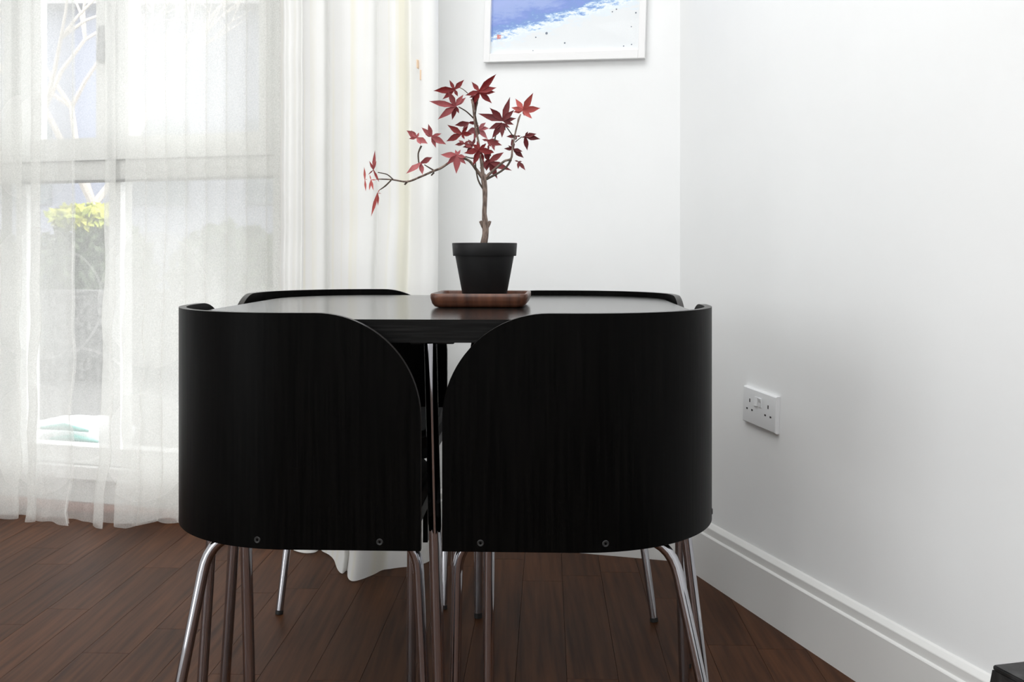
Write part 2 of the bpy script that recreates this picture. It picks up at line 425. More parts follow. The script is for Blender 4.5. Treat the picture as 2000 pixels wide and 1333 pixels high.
bm = bmesh.new(); box(bm, WS0 + 0.0, WS1, 0.002, 0.055, 0.0, 0.022, bev=0.003)
o = finish('threshold', bm, M_redwood, win); o['label'] = 'reddish wooden threshold strip'

# ------------------------------------------------------------------ curtains
def curtain(name, path, z0, z1, m, label, group, bottom, sub=8, rows=60, crumple=0.02, seed=0.0):
    """path: (column px, metres in front of the wall); bottom(s, k) -> (z at hem, extra offset at hem)"""
    pts = catmull([Vector((s_at(px, o), o, 0)) for px, o in path], sub)
    bm = bmesh.new(); grid = []
    for j in range(rows + 1):
        t = j / rows; row = []
        for k, p in enumerate(pts):
            zh, oh = bottom(p.x, k / len(pts))
            zt = z1 + (zh - z1) * t
            f = max(0.0, (t - 0.55) / 0.45)
            nx = noise.noise(Vector((p.x * 14 + seed, zt * 7, seed))); ny = noise.noise(Vector((p.x * 11, zt * 8 + seed, 5 + seed)))
            row.append(bm.verts.new((p.x + crumple * f * nx, max(0.012, p.y + oh * f ** 2.0 + crumple * f * 1.2 * ny + 0.004 * ny), zt)))
        grid.append(row)
    for a, b in zip(grid, grid[1:]):
        for k in range(len(pts) - 1): bm.faces.new((a[k], a[k + 1], b[k + 1], b[k]))
    o = finish(name, bm, m, smooth=180); o.matrix_world = MB
    return tag(o, label, 'curtain', group)

def circ(px, py, r): return (s_at(px, 0.12), z_at(px, py, 0.12), r * 3.12 / F)
M_sheer = cloth_mat('sheer_voile', (0.95, 0.95, 0.93), 0.56, [circ(300, 585, 128), circ(290, 870, 100)], [circ(108, 592, 104), circ(160, 790, 108)], 0.55)
M_sheer2 = cloth_mat('sheer_voile_left', (0.95, 0.95, 0.93), 0.55, [circ(100, 570, 125), circ(95, 290, 105), circ(105, 850, 105), circ(-20, 560, 90)], [circ(108, 592, 104)], 0.55)
M_drape = cloth_mat('cream_drape', (0.96, 0.96, 0.945), 0.0, trans=0.22, streak=(0.93, 0.905, 0.78))

def folds(a, b, n, o0=0.11, amp=0.032, over=4.9):
    out = []; Lp = (b - a) / n
    for i in range(n * 6 + 1):
        u = i / 6.0
        out.append((a + Lp * u - Lp * over / (2 * math.pi) * math.sin(2 * math.pi * u), o0 + amp * math.cos(2 * math.pi * u)))
    return out
pathR = folds(580, 226, 9) + [(214, 0.115), (200, 0.105), (180, 0.108), (160, 0.104), (140, 0.112), (120, 0.104), (100, 0.114), (80, 0.106), (60, 0.115), (40, 0.108)]
pathL = [(147, 0.165), (141, 0.175), (143, 0.19), (130, 0.185), (110, 0.165), (90, 0.175), (72, 0.165)] + folds(60, -130, 5, 0.165, 0.028)
hemz = lambda px_list: None
curtain('sheer_curtain', pathR, 0, 2.38, M_sheer, 'sheer white voile curtain with woven circles across the window', 'sheer window curtains',
        lambda s, k: (0.006 + 0.024 * min(1.0, max(0.0, (s_at(275, 0.1) - s) / (s_at(275, 0.1) - s_at(335, 0.1)))), 0.06 * max(0.0, 1 - abs(s - s_at(230, 0.1)) / 0.45)), seed=1.3)
curtain('sheer_curtain', pathL, 0, 2.38, M_sheer2, 'sheer white voile curtain hanging at the left edge of the picture', 'sheer window curtains',
        lambda s, k: (0.008, 0.02), seed=4.1)
pathD = [(548, 0.155), (556, 0.175), (566, 0.160), (580, 0.165), (590, 0.15), (594, 0.175), (612, 0.19), (632, 0.18), (641, 0.15), (648, 0.175), (672, 0.20), (702, 0.195),
         (728, 0.175), (738, 0.145), (748, 0.165), (766, 0.18), (788, 0.16), (800, 0.135), (808, 0.155), (825, 0.185), (845, 0.175), (856, 0.15), (852, 0.135)]
def drape_hem(s, k):
    px_c = (s_at(700, 0.3) + s_at(740, 0.3)) / 2
    return 0.004, 0.05 + 0.20 * math.exp(-((s - px_c) / 0.085) ** 2)
drape = curtain('drape', pathD, 0, 2.40, M_drape, 'opaque cream curtain hanging in folds beside the framed picture', None, drape_hem, sub=8, crumple=0.012, seed=8.2)
M_stain = mat('orange_stain', (0.86, 0.66, 0.48), 0.9)
for (xa_, ya_, xb_, yb_) in ((813, 116, 815, 133), (819.5, 136, 821.5, 156)):
    bm = bmesh.new(); oo = 0.186
    box(bm, s_at(xb_, oo), s_at(xa_, oo), 0.17, oo, z_at(xa_, yb_, oo), z_at(xa_, ya_, oo), bev=0.0015); finish('stain', bm, M_stain, drape)

# ------------------------------------------------------------------ garden outside
def outdoors():
    M_pave = noise_mix(mat('grey_paving', (0.2, 0.2, 0.2), 0.9), (0.07, 0.068, 0.066), (0.13, 0.125, 0.12), nscale=40, bump=0.3)
    bm = bmesh.new(); prism(bm, [(-14, 3.55), (6, 3.2), (6, 22), (-14, 22)], -0.25, -0.06)
    g = finish('patio', bm, M_pave); tag(g, 'grey paved patio outside the window', None, kind='structure')
    M_pebble = noise_mix(mat('pebbledash', (0.2, 0.2, 0.19), 0.95), (0.045, 0.045, 0.043), (0.15, 0.145, 0.14), nscale=35, lo=0.4, hi=0.6, bump=0.8)
    bm = bmesh.new(); box(bm, -7, 1, 6.9, 7.1, -0.06, 0.58, bev=0.01)
    tag(finish('garden_wall', bm, M_pebble), 'low grey pebbledash garden wall outside the window', 'wall')
    M_hedge = noise_mix(mat('hedge_leaf', (0.1, 0.16, 0.06), 0.7), (0.025, 0.042, 0.02), (0.10, 0.135, 0.06), nscale=9)
    M_hyel = noise_mix(mat('yellow_leaf', (0.5, 0.5, 0.06), 0.7), (0.36, 0.42, 0.05), (0.62, 0.6, 0.1), nscale=9)
    def leaves(name, cx, cy, cz, rx, ry, rz, n, m, root, size=0.05, seed=1):
        r = random.Random(seed); bm = bmesh.new()
        for _ in range(n):
            v = Vector((r.gauss(0, 1), r.gauss(0, 1), r.gauss(0, 1))).normalized() * (r.uniform(0.35, 1.0))
            c = Vector((cx + v.x * rx, cy + v.y * ry, cz + v.z * rz))
            u = Vector((r.uniform(-1, 1), r.uniform(-1, 1), r.uniform(-1, 1))).normalized(); t = u.orthogonal().normalized()
            bm.faces.new([bm.verts.new(c + u * a * size + t * b * size * 0.5) for a, b in ((-1, 0), (0, -1), (1, 0), (0, 1))])
        o = finish(name, bm, m, root, world=True, recalc=False); o['kind'] = 'stuff'; return o
    for (x, yy, zz, rx, rz, lab) in ((-4.3, 7.66, 0.66, 0.48, 0.44, 'green garden bush seen dimly through the left edge of the sheer curtain'),
                                   (-3.28, 7.66, 0.70, 0.48, 0.46, 'green garden bush with a yellow crown behind the low wall'),
                                   (-2.2, 7.66, 0.66, 0.5, 0.44, 'green garden bush right of the yellow-crowned bush')):
        e = empty('garden_bush', (x, yy, -0.06), lab, 'bush', 'bushes behind the garden wall')
        leaves('foliage', x, yy, zz, rx, 0.4, rz, 3000, M_hedge, e, seed=int(abs(x) * 100))
        if -3.5 < x < -3: leaves('yellow_foliage', x, yy - 0.12, zz + 0.42, 0.30, 0.26, 0.10, 900, M_hyel, e, seed=77)
        bm = bmesh.new()
        for k in range(5): tube(bm, [(x + 0.05 * k - 0.1, yy, -0.06), (x + 0.22 * (k - 2) * rx, yy, zz)], 0.012, 6)
        finish('stem', bm, M_twig, e, world=True)
    M_house = mat('pale_blue_render', (0.30, 0.32, 0.40), 0.9); M_hwin = mat('house_window_pane', (0.15, 0.18, 0.22), 0.2)
    h = empty('neighbouring_house', (-6, 15, -0.06), 'pale bluish rendered house across the garden', 'house')
    bm = bmesh.new(); box(bm, -12, 0.5, 15, 18, -0.06, 4.6); finish('house_wall', bm, M_house, h, world=True)
    bm = bmesh.new(); box(bm, -12.3, 0.8, 14.6, 18.4, 4.6, 4.75); finish('roof', bm, M_grey, h, world=True)
    for k in range(5):
        bm = bmesh.new(); box(bm, -10.4 + k * 2.1, -9.2 + k * 2.1, 14.97, 15.02, 1.6, 2.9); finish('window', bm, M_hwin, h, world=True)
    M_pale = mat('pale_branch', (0.62, 0.56, 0.50), 0.8)
    t = empty('bare_tree', (-3.9, 9.0, -0.06), 'bare pale branched tree outside the upper window pane', 'tree')
    bm = bmesh.new(); r = random.Random(5)
    def br(p, d, ln, rad, dep):
        q = p + d * ln; tube(bm, [p, (p + q) / 2 + Vector((r.uniform(-1, 1), 0, r.uniform(-1, 1))) * ln * 0.06, q], [rad, rad * 0.85, rad * 0.65], 6)
        if dep:
            for _ in range(3 if dep > 1 else 2):
                nd = (d + Vector((r.uniform(-0.9, 0.9), r.uniform(-0.5, 0.5), r.uniform(-0.35, 0.5)))).normalized()
                br(q, nd, ln * 0.72, rad * 0.62, dep - 1)
    br(Vector((-3.9, 9.0, -0.06)), Vector((0.02, 0, 1)), 1.35, 0.06, 5)
    finish('branches', bm, M_pale, t, world=True)
    M_bag = mat('white_plastic_sack', (0.8, 0.82, 0.82), 0.5); M_teal = mat('teal_print', (0.10, 0.42, 0.36), 0.5)
    p = P(150, 862, 4.3)
    b = empty('compost_sack', (p.x, p.y, -0.06), 'white and teal plastic sack lying outside the low window', 'sack')
    bm = bmesh.new(); bmesh.ops.create_uvsphere(bm, u_segments=24, v_segments=14, radius=1.0)
    for v in bm.verts:
        s = 1 + 0.12 * noise.noise(v.co * 2.2); z = math.copysign(abs(v.co.z) ** 0.7, v.co.z)
        v.co = Vector((p.x + v.co.x * 0.24 * s, p.y + v.co.y * 0.17 * s, 0.03 + z * 0.095 * s))
    finish('sack_body', bm, M_bag, b, world=True, smooth=180)
    bm = bmesh.new()
    for k, (x0, z0_) in enumerate(((0.02, 0.122), (0.06, 0.075))):
        tube(bm, [(p.x - 0.1 + x0, p.y - 0.165, z0_ - 0.02), (p.x + x0, p.y - 0.175, z0_ - 0.012), (p.x + 0.10 + x0, p.y - 0.155, z0_ - 0.035)], [0.006, 0.016, 0.006], 8)
    finish('printed_band', bm, M_teal, b, world=True, smooth=180)
outdoors()

# ------------------------------------------------------------------ framed picture on the back wall
def picture():
    s0, s1 = s_at(1259, 0.02), s_at(944, 0.02)
    W = s1 - s0; Ht = 0.66
    zb = z_at(1100, 117.5, 0.02)
    M = MB @ Matrix.Translation(((s0 + s1) / 2, 0, zb)) @ Matrix.Rotation(math.radians(-1.7), 4, 'Y')
    e = empty('framed_picture', M, 'white framed blue wave and sand print hanging on the back wall', 'picture')
    b = 0.0185; t = 0.022; bb = 0.024
    for r in ((-W / 2, -W / 2 + b, 0, Ht), (W / 2 - b, W / 2, 0, Ht), (-W / 2 + b, W / 2 - b, 0, bb), (-W / 2 + b, W / 2 - b, Ht - bb, Ht)):
        bm = bmesh.new(); box(bm, r[0], r[1], 0.002, t, r[2], r[3], bev=0.0012); finish('frame_bar', bm, M_frame, e)
    m = bpy.data.materials.new('wave_print'); m.use_nodes = True; bs = bsdf(m); bs.inputs['Roughness'].default_value = 0.45
    tc = N(m, 'ShaderNodeTexCoord'); sp = N(m, 'ShaderNodeSeparateXYZ'); L(m, tc.outputs['Object'], sp.inputs[0])
    # height above a slanting shore line, roughened by noise (local -x is the viewer's right)
    n1 = N(m, 'ShaderNodeTexNoise'); n1.inputs['Scale'].default_value = 40; n1.inputs['Detail'].default_value = 9; n1.inputs['Roughness'].default_value = 0.78
    mp = N(m, 'ShaderNodeMapping'); mp.inputs['Scale'].default_value = (0.55, 1, 1.5); mp.inputs['Rotation'].default_value = (0, -0.35, 0)
    L(m, tc.outputs['Object'], mp.inputs[0]); L(m, mp.outputs[0], n1.inputs['Vector'])
    def mth(op, a, b_):
        x = N(m, 'ShaderNodeMath', operation=op)
        for i, v in enumerate((a, b_)):
            if isinstance(v, (int, float)): x.inputs[i].default_value = v
            else: L(m, v, x.inputs[i])
        return x.outputs[0]
    sx = mth('MULTIPLY', sp.outputs['X'], 0.27)
    h = mth('ADD', sp.outputs['Z'], sx)                      # falls towards the viewer's right end of the shore
    nn = mth('MULTIPLY', mth('SUBTRACT', n1.outputs['Fac'], 0.5), 0.16)
    h = mth('ADD', h, nn); h = mth('SUBTRACT', h, 0.118)
    cr = N(m, 'ShaderNodeValToRGB'); el = cr.color_ramp.elements
    mr = N(m, 'ShaderNodeMapRange'); mr.inputs['From Min'].default_value = -0.06; mr.inputs['From Max'].default_value = 0.12; L(m, h, mr.inputs['Value']); L(m, mr.outputs[0], cr.inputs['Fac'])
    el[0].position = 0.18; el[0].color = (0.83, 0.84, 0.855, 1); el[1].position = 0.98; el[1].color = (0.36, 0.44, 0.78, 1)
    for p_, c_ in ((0.27, (0.78, 0.85, 0.92)), (0.34, (0.90, 0.93, 0.96)), (0.40, (0.45, 0.62, 0.86)), (0.45, (0.20, 0.33, 0.66)), (0.58, (0.22, 0.31, 0.70)), (0.75, (0.34, 0.43, 0.76))):
        e_ = el.new(p_); e_.color = (*c_, 1)
    L(m, cr.outputs[0], bs.inputs['Base Color'])
    bm = bmesh.new(); box(bm, -W / 2 + b * 0.7, W / 2 - b * 0.7, 0.004, 0.010, bb * 0.7, Ht - bb * 0.7)
    pr = finish('print', bm, m, e); pr['label'] = 'blue wave washing over pale sand'
    # small red seal and dark pebbles printed on the sand
    Minv = M.inverted()
    def on_print(px, py):
        s = s_at(px, 0.01); q = Minv @ (MB @ Vector((s, 0.01, z_at(px, py, 0.01)))); return q.x, q.z
    M_red = mat('red_seal_ink', (0.75, 0.28, 0.25), 0.6); M_peb = mat('dark_pebble_ink', (0.16, 0.19, 0.24), 0.6)
    x, z = on_print(974, 72)
    bm = bmesh.new()
    for dx, dz, sx_, sz_ in ((-0.004, 0.003, 0.003, 0.002), (0.0025, 0.002, 0.0022, 0.0045), (-0.0035, -0.003, 0.0032, 0.002), (0.003, -0.0045, 0.002, 0.0015), (0, 0, 0.0012, 0.006)):
        box(bm, x + dx - sx_, x + dx + sx_, 0.0098, 0.0103, z + dz - sz_, z + dz + sz_)
    finish('seal_mark', bm, M_red, e)
    for px, py, r in ((1067.5, 65, 0.0036), (1046.5, 73, 0.002), (1103, 84, 0.0024), (1041, 99, 0.0014), (1218, 90, 0.0018), (1233.5, 87, 0.0018), (1233, 52, 0.0016), (1242, 25, 0.0022), (1204, 18, 0.002), (1196, 23, 0.0018)):
        x, z = on_print(px, py); bm = bmesh.new(); lathe(bm, [(0, 0.0), (r, 0.0), (r, 0.0004), (0, 0.0004)], 10)
        bm.transform(Matrix.Translation((x, 0.0100, z)) @ Matrix.Rotation(math.radians(-90), 4, 'X')); finish('pebble_mark', bm, M_peb, e)
    bm = bmesh.new(); box(bm, -W / 2 + b * 0.8, W / 2 - b * 0.8, 0.013, 0.0145, bb * 0.8, Ht - bb * 0.8); finish('pane', bm, M_pglass, e)
picture()

# ------------------------------------------------------------------ double wall socket
def socket():
    def s_r(px, o=0.0):
        k = (px - CX) / F; b_ = CN + nr * o
        return (b_.x - k * b_.y) / (k * wr.y - wr.x)
    a, b_ = s_r(1456), s_r(1525)
    c = (a + b_) / 2
    pc = CN + wr * c; zc = CAMH + (HZ - 799) * pc.y / F
    M = MR @ Matrix.Translation((c, 0, zc)) @ Matrix.Rotation(math.radians(-3.2), 4, 'Y')
    e = empty('wall_socket', M, 'white double wall socket with rocker switches on the right wall', 'socket')
    W, Hh, T = 0.146, 0.086, 0.0105
    bm = bmesh.new(); box(bm, -W / 2, W / 2, 0.0005, T, -Hh / 2, Hh / 2)
    top = [ed for ed in bm.edges if all(v.co.y > T - 1e-5 for v in ed.verts)]
    bmesh.ops.bevel(bm, geom=top, offset=0.006, segments=3, affect='EDGES', profile=0.55)
    vert = [ed for ed in bm.edges if abs(ed.verts[0].co.z - ed.verts[1].co.z) > 0.05]
    finish('faceplate', bm, M_socket, e, smooth=30)
    for sx in (-1, 1):                                   # two rockers, the nearer one tipped out
        bm = bmesh.new(); x = sx * 0.0085 + 0.002
        pr = [(T - 0.002, -0.0105), (T + 0.0035 if sx > 0 else T + 0.0015, -0.0105), (T + 0.0022, 0.0), (T + 0.0015 if sx > 0 else T + 0.0045, 0.0105), (T - 0.002, 0.0105)]
        a_ = [bm.verts.new((x - 0.0065, y, z + 0.016)) for y, z in pr]; c_ = [bm.verts.new((x + 0.0065, y, z + 0.016)) for y, z in pr]
        bm.faces.new(a_); bm.faces.new(c_[::-1])
        for i in range(5): bm.faces.new((a_[i], c_[i], c_[(i + 1) % 5], a_[(i + 1) % 5]))
        finish('rocker_switch', bm, M_socket, e)
    for sx in (-1, 1):
        for dx, z, hx, hz in ((0, 0.0125, 0.002, 0.0042), (-0.0112, -0.0085, 0.0032, 0.002), (0.0112, -0.0085, 0.0032, 0.002)):
            bm = bmesh.new(); x = sx * 0.040 + dx
            box(bm, x - hx, x + hx, T - 0.004, T + 0.0003, z - hz, z + hz); finish('pin_hole', bm, M_hole, e)
socket()

# ------------------------------------------------------------------ table
TC = Vector((-0.105, 1.892, 0)); TZ = 0.745; TT = 0.035; HALF = 0.425
MT = Matrix.Translation(TC) @ Matrix.Rotation(-YAW, 4, 'Z')
def rel(p, q, z=0.0): return MT @ Vector((p, q, z))
RT = 0.0089

def rounded(half, r, n=14):
    out = []
    for cx_, cy_, a0 in ((half - r, half - r, 0), (-half + r, half - r, 90), (-half + r, -half + r, 180), (half - r, -half + r, 270)):
        for k in range(n + 1):
            a = math.radians(a0 + 90 * k / n); out.append((cx_ + r * math.cos(a), cy_ + r * math.sin(a)))
    return out

table = empty('dining_table', MT, 'square black dining table with rounded corners and chrome legs', 'table')
bm = bmesh.new(); prism(bm, rounded(HALF, 0.20), TZ - TT, TZ)
es = [e_ for e_ in bm.edges if abs(e_.verts[0].co.z - e_.verts[1].co.z) < 1e-6 and len(e_.link_faces) == 2]
bmesh.ops.bevel(bm, geom=es, offset=0.0016, segments=2, affect='EDGES')
bm.normal_update()
for f_ in bm.faces: f_.material_index = 0 if f_.normal.z > 0.5 else 1
finish('tabletop', bm, None, table, smooth=30, mats=[M_top, M_edge])
# chrome legs in the middle of each side, standing in the gaps between the chairs
legs_t = {'front': (P(841, 690, 1.458), P(857, 1360, 1.452)), 'left': (None, P(438, 1356, 1.866)), 'right': (None, P(1337, 1356, 1.862)), 'back': (None, P(934, 1207, 2.255))}
for nm, (tp, ft) in legs_t.items():
    ft = Vector((ft.x, ft.y, 0.0))
    if nm == 'front':
        a = P(841, 690, 1.502); b = P(857, 1333, 1.50); sl = (b - a) / (a.z - b.z); ft = a + sl * a.z; ft.z = 0
        tp = a + sl * (a.z - (TZ - TT - 0.004))
    elif nm == 'left':
        a = P(457, 1065, 1.866); b = P(440, 1333, 1.866); sl = (b - a) / (a.z - b.z); ft = a + sl * a.z; tp = a + sl * (a.z - (TZ - TT - 0.004)); ft.z = 0
    elif nm == 'right':
        tp = Vector((ft.x - 0.02, ft.y, TZ - TT - 0.004))
    else:
        tp = Vector((ft.x, ft.y + 0.04, TZ - TT - 0.004))
    tp.z = TZ - TT - 0.004
    bm = bmesh.new(); tube(bm, [tp, tp.lerp(ft, 0.5), ft + Vector((0, 0, 0.012))], RT * 1.12, 20); lg = finish('leg', bm, M_chrome, table, world=True, smooth=40)
    bm = bmesh.new(); tube(bm, [ft + Vector((0, 0, 0.013)), ft], RT * 1.05, 16); finish('rubber_foot', bm, M_rubber, lg, world=True, smooth=40)
    bm = bmesh.new(); cdir = (TC - Vector((tp.x, tp.y, 0))).normalized() * 0.045
    c = Vector((tp.x, tp.y, TZ - TT)) + cdir
    box(bm, c.x - 0.034, c.x + 0.034, c.y - 0.04, c.y + 0.04, c.z - 0.006, c.z, bev=0.002); finish('leg_bracket', bm, M_rubber, table, world=True)
p = P(895, 668, 1.6)
bm = bmesh.new(); lathe(bm, [(0, TZ - TT - 0.006), (0.009, TZ - TT - 0.005), (0.012, TZ - TT), (0, TZ - TT)], 16, (p.x, p.y)); finish('felt_stop', bm, M_rubber, table, world=True)

# ------------------------------------------------------------------ chairs: bent panel wrapping one corner of the table each
WP, RP, RC, TK = 0.451, 0.235, 0.158, 0.012
ZP, ZB = 0.756, 0.403
def panel_mesh(bm, sx, sy, e1, e2, off):
    """bent veneer panel: front wing ends e1 from the table's centre line, side wing e2; rounded upper end corners"""
    path = []
    l1 = (WP - RP) - e1; l2 = (WP - RP) - e2; arc = RP * math.pi / 2; tot = l1 + arc + l2
    def at(t):
        if t < l1: return (e1 + t, WP), (0, 1)
        if t < l1 + arc:
            a = (t - l1) / RP; return (WP - RP + RP * math.sin(a), WP - RP + RP * math.cos(a)), (math.sin(a), math.cos(a))
        return (WP, WP - RP - (t - l1 - arc)), (1, 0)
    ts = []
    for k in range(25):
        ts.append(RC * (1 - math.cos(math.pi / 2 * k / 24)))
    n_mid = 44
    ts += [RC + (tot - 2 * RC) * k / n_mid for k in range(1, n_mid)]
    ts += [tot - t for t in reversed(ts[:25])]
    rows = 10; O, I = [], []
    for t in ts:
        (a, b), (na, nb) = at(t)
        de = min(t, tot - t)
        zt = ZP if de >= RC else ZP - RC + math.sqrt(max(0.0, RC * RC - (RC - de) ** 2))
        co, ci = [], []
        for j in range(rows + 1):
            z = ZB + (zt - ZB) * j / rows
            co.append(bm.verts.new((sx * a + off[0], sy * b + off[1], z)))
            ci.append(bm.verts.new((sx * (a - na * TK) + off[0], sy * (b - nb * TK) + off[1], z)))
        O.append(co); I.append(ci)
    rim = []
    n = len(ts)
    for k in range(n - 1):
        for j in range(rows):
            bm.faces.new((O[k][j], O[k + 1][j], O[k + 1][j + 1], O[k][j + 1])); bm.faces.new((I[k][j], I[k][j + 1], I[k + 1][j + 1], I[k + 1][j]))
        rim.append(bm.faces.new((O[k][rows], O[k + 1][rows], I[k + 1][rows], I[k][rows]))); rim.append(bm.faces.new((O[k][0], I[k][0], I[k + 1][0], O[k + 1][0])))
    for k in (0, n - 1):
        for j in range(rows): rim.append(bm.faces.new((O[k][j], O[k][j + 1], I[k][j + 1], I[k][j])))
    for f in rim: f.material_index = 1
    return at, l1, l2, tot

def chair(label, sx, sy, e1, e2, off, legs, tubes, screws=True):
    base = MT @ Matrix.Translation((sx * 0.25 + off[0], sy * 0.25 + off[1], 0))
    c = empty('dining_chair', base, label, 'chair', 'curved black chairs around the table')
    inv = Matrix.Translation((-sx * 0.25 - off[0], -sy * 0.25 - off[1], 0))
    bm = bmesh.new(); at, l1, l2, tot = panel_mesh(bm, sx, sy, e1, e2, off); bm.transform(inv)
    bmesh.ops.recalc_face_normals(bm, faces=bm.faces)
    pan = finish('back_panel', bm, None, c, smooth=50, mats=[M_black, M_rim])
    for t in (l1 + 0.0 - (l1 - 0.075 + e1), l1 - (l1 + e1 - 0.26), tot - 0.26 + e2, tot - 0.075 + e2):
        (a, b), (na, nb) = at(max(0.02, min(tot - 0.02, t)))
        ctr_ = Vector((sx * a + off[0], sy * b + off[1], ZB + 0.013)); nrm = Vector((sx * na, sy * nb, 0))
        bm = bmesh.new(); lathe(bm, [(0.0, -0.003), (0.0018, -0.003), (0.002, 0.0006), (0.0042, 0.0012), (0.0052, 0.0002), (0.0052, -0.002)], 16)
        R = nrm.to_track_quat('Z', 'Y').to_matrix().to_4x4()
        bm.transform(inv @ Matrix.Translation(ctr_) @ R); finish('screw', bm, M_rubber, pan, smooth=40)
    # seat: plate and padded cushion filling the corner
    def seat_poly(i0, i1, r1, r0):
        out = []
        for k in range(11):
            a = math.pi / 2 * k / 10; out.append((i1 - r1 + r1 * math.sin(a), i1 - r1 + r1 * math.cos(a)))
        out.append((i1, i0 + r0 * 0.3))
        for k in range(9):
            a = math.pi / 2 * k / 8; out.append((i0 + r0 - r0 * math.sin(a), i0 + r0 - r0 * math.cos(a)))
        out.append((i0 + 0.0, i1))
        out = [q for i, q in enumerate(out) if i == 0 or (Vector(q) - Vector(out[i - 1])).length > 1e-5]
        return [(sx * x + off[0], sy * y + off[1]) for x, y in out]
    bm = bmesh.new(); prism(bm, seat_poly(0.03, WP - TK - 0.002, RP - TK, 0.12), ZB + 0.0075, ZB + 0.03); bm.transform(inv); finish('seat_base', bm, M_black, c)
    bm = bmesh.new(); prism(bm, seat_poly(0.031, WP - TK - 0.006, RP - TK, 0.12), ZB + 0.03, ZB + 0.064)
    es_ = [e_ for e_ in bm.edges if all(v.co.z > ZB + 0.06 for v in e_.verts)]
    bmesh.ops.bevel(bm, geom=es_, offset=0.012, segments=3, affect='EDGES'); bm.transform(inv); finish('seat', bm, M_seat, c, smooth=40)
    bm = bmesh.new(); box(bm, 0.031, 0.039, 0.05, 0.23, ZB - 0.053, ZB + 0.007)
    for v in bm.verts: v.co.x = sx * v.co.x + off[0]; v.co.y = sy * v.co.y + off[1]
    bm.transform(inv); finish('seat_rail', bm, M_black, c)
    zt = ZB - 0.002
    for tp, ft, bend in legs:
        tp, ft = Vector(tp), Vector(ft); ft.z = 0.0
        tp.z = zt
        d = (tp - ft).normalized()
        if bend is not None:
            bd = Vector((bend[0], bend[1], 0)).normalized(); R_ = 0.055
            corner = tp.copy(); p0 = corner - d * R_ * 1.1; p2 = corner + bd * R_ * 1.1
            pts = [ft + d * 0.008, ft.lerp(p0, 0.5), p0]
            for k in range(1, 8):
                t = k / 8; pts.append(p0 * (1 - t) ** 2 + corner * 2 * t * (1 - t) + p2 * t * t)
            pts += [p2, p2 + bd * 0.06]
        else:
            pts = [ft + d * 0.008, ft.lerp(tp, 0.5), tp + d * 0.004]
        bm = bmesh.new(); tube(bm, pts, RT, 18); lg = finish('leg', bm, M_chrome, c, world=True, smooth=40)
        bm = bmesh.new(); tube(bm, [ft + d * 0.009, ft], RT * 1.02, 14); finish('rubber_foot', bm, M_rubber, lg, world=True, smooth=40)
    return c

def foot_on(px, d): return Vector(((px - CX) * d / F, d, 0))
def leg_line(x0, y0, d0, x1, y1, d1):
    """tube through two seen points, carried on to the floor and up under the seat"""
    a, b = P(x0, y0, d0), P(x1, y1, d1); s = (b - a) / (a.z - b.z)
    return a + s * (a.z - (ZB - 0.002)), a + s * a.z

A = leg_line(398, 1110, 1.535, 353, 1333, 1.505); B = leg_line(412, 1070, 1.655, 395, 1333, 1.64)
D = leg_line(481, 1075, 1.478, 487, 1333, 1.482); E = leg_line(818, 1120, 1.54, 828, 1333, 1.535)
chair('black curved-back chair at the near left, closest to the camera', -1, -1, 0.014, 0.02, (0, 0),
      [(*A, (1, 0.02)), (*B, None), (*D, None), (*E, (-1, 0.0))], None)
A2 = leg_line(1322, 1110, 1.515, 1370, 1333, 1.485); B2 = leg_line(1343, 1070, 1.64, 1366, 1260, 1.63)
E2 = leg_line(893, 1130, 1.535, 889, 1333, 1.53); F2 = leg_line(955, 1100, 1.50, 954, 1333, 1.50)
chair('black curved-back chair at the near right, in front of the wall socket', 1, -1, 0.018, 0.02, (0, 0),
      [(*A2, (-1, 0.02)), (*B2, None), (*F2, None), (*E2, (1, 0.0))], None)
A3 = leg_line(557, 1100, 2.30, 545, 1200, 2.277); E3 = leg_line(868, 1100, 2.33, 866, 1190, 2.31)
F3 = leg_line(804, 1100, 1.85, 803, 1333, 1.85); G3 = leg_line(452, 1100, 1.99, 440, 1300, 1.985)
chair('black curved-back chair at the far left, standing before the curtains', -1, 1, 0.034, 0.03, (-0.04, 0.07),
      [(*A3, None), (*E3, None), (*F3, None), (*G3, None)], None)
A4 = leg_line(1262, 1100, 2.25, 1278, 1215, 2.23); E4 = leg_line(955, 1100, 2.32, 953, 1200, 2.31)
F4 = leg_line(890, 1100, 1.90, 889, 1333, 1.90); G4 = leg_line(1340, 1100, 1.99, 1342, 1300, 1.985)
chair('black curved-back chair at the far right, in the corner of the room', 1, 1, -0.012, 0.02, (0, 0),
      [(*A4, None), (*E4, None), (*F4, None), (*G4, None)], None)

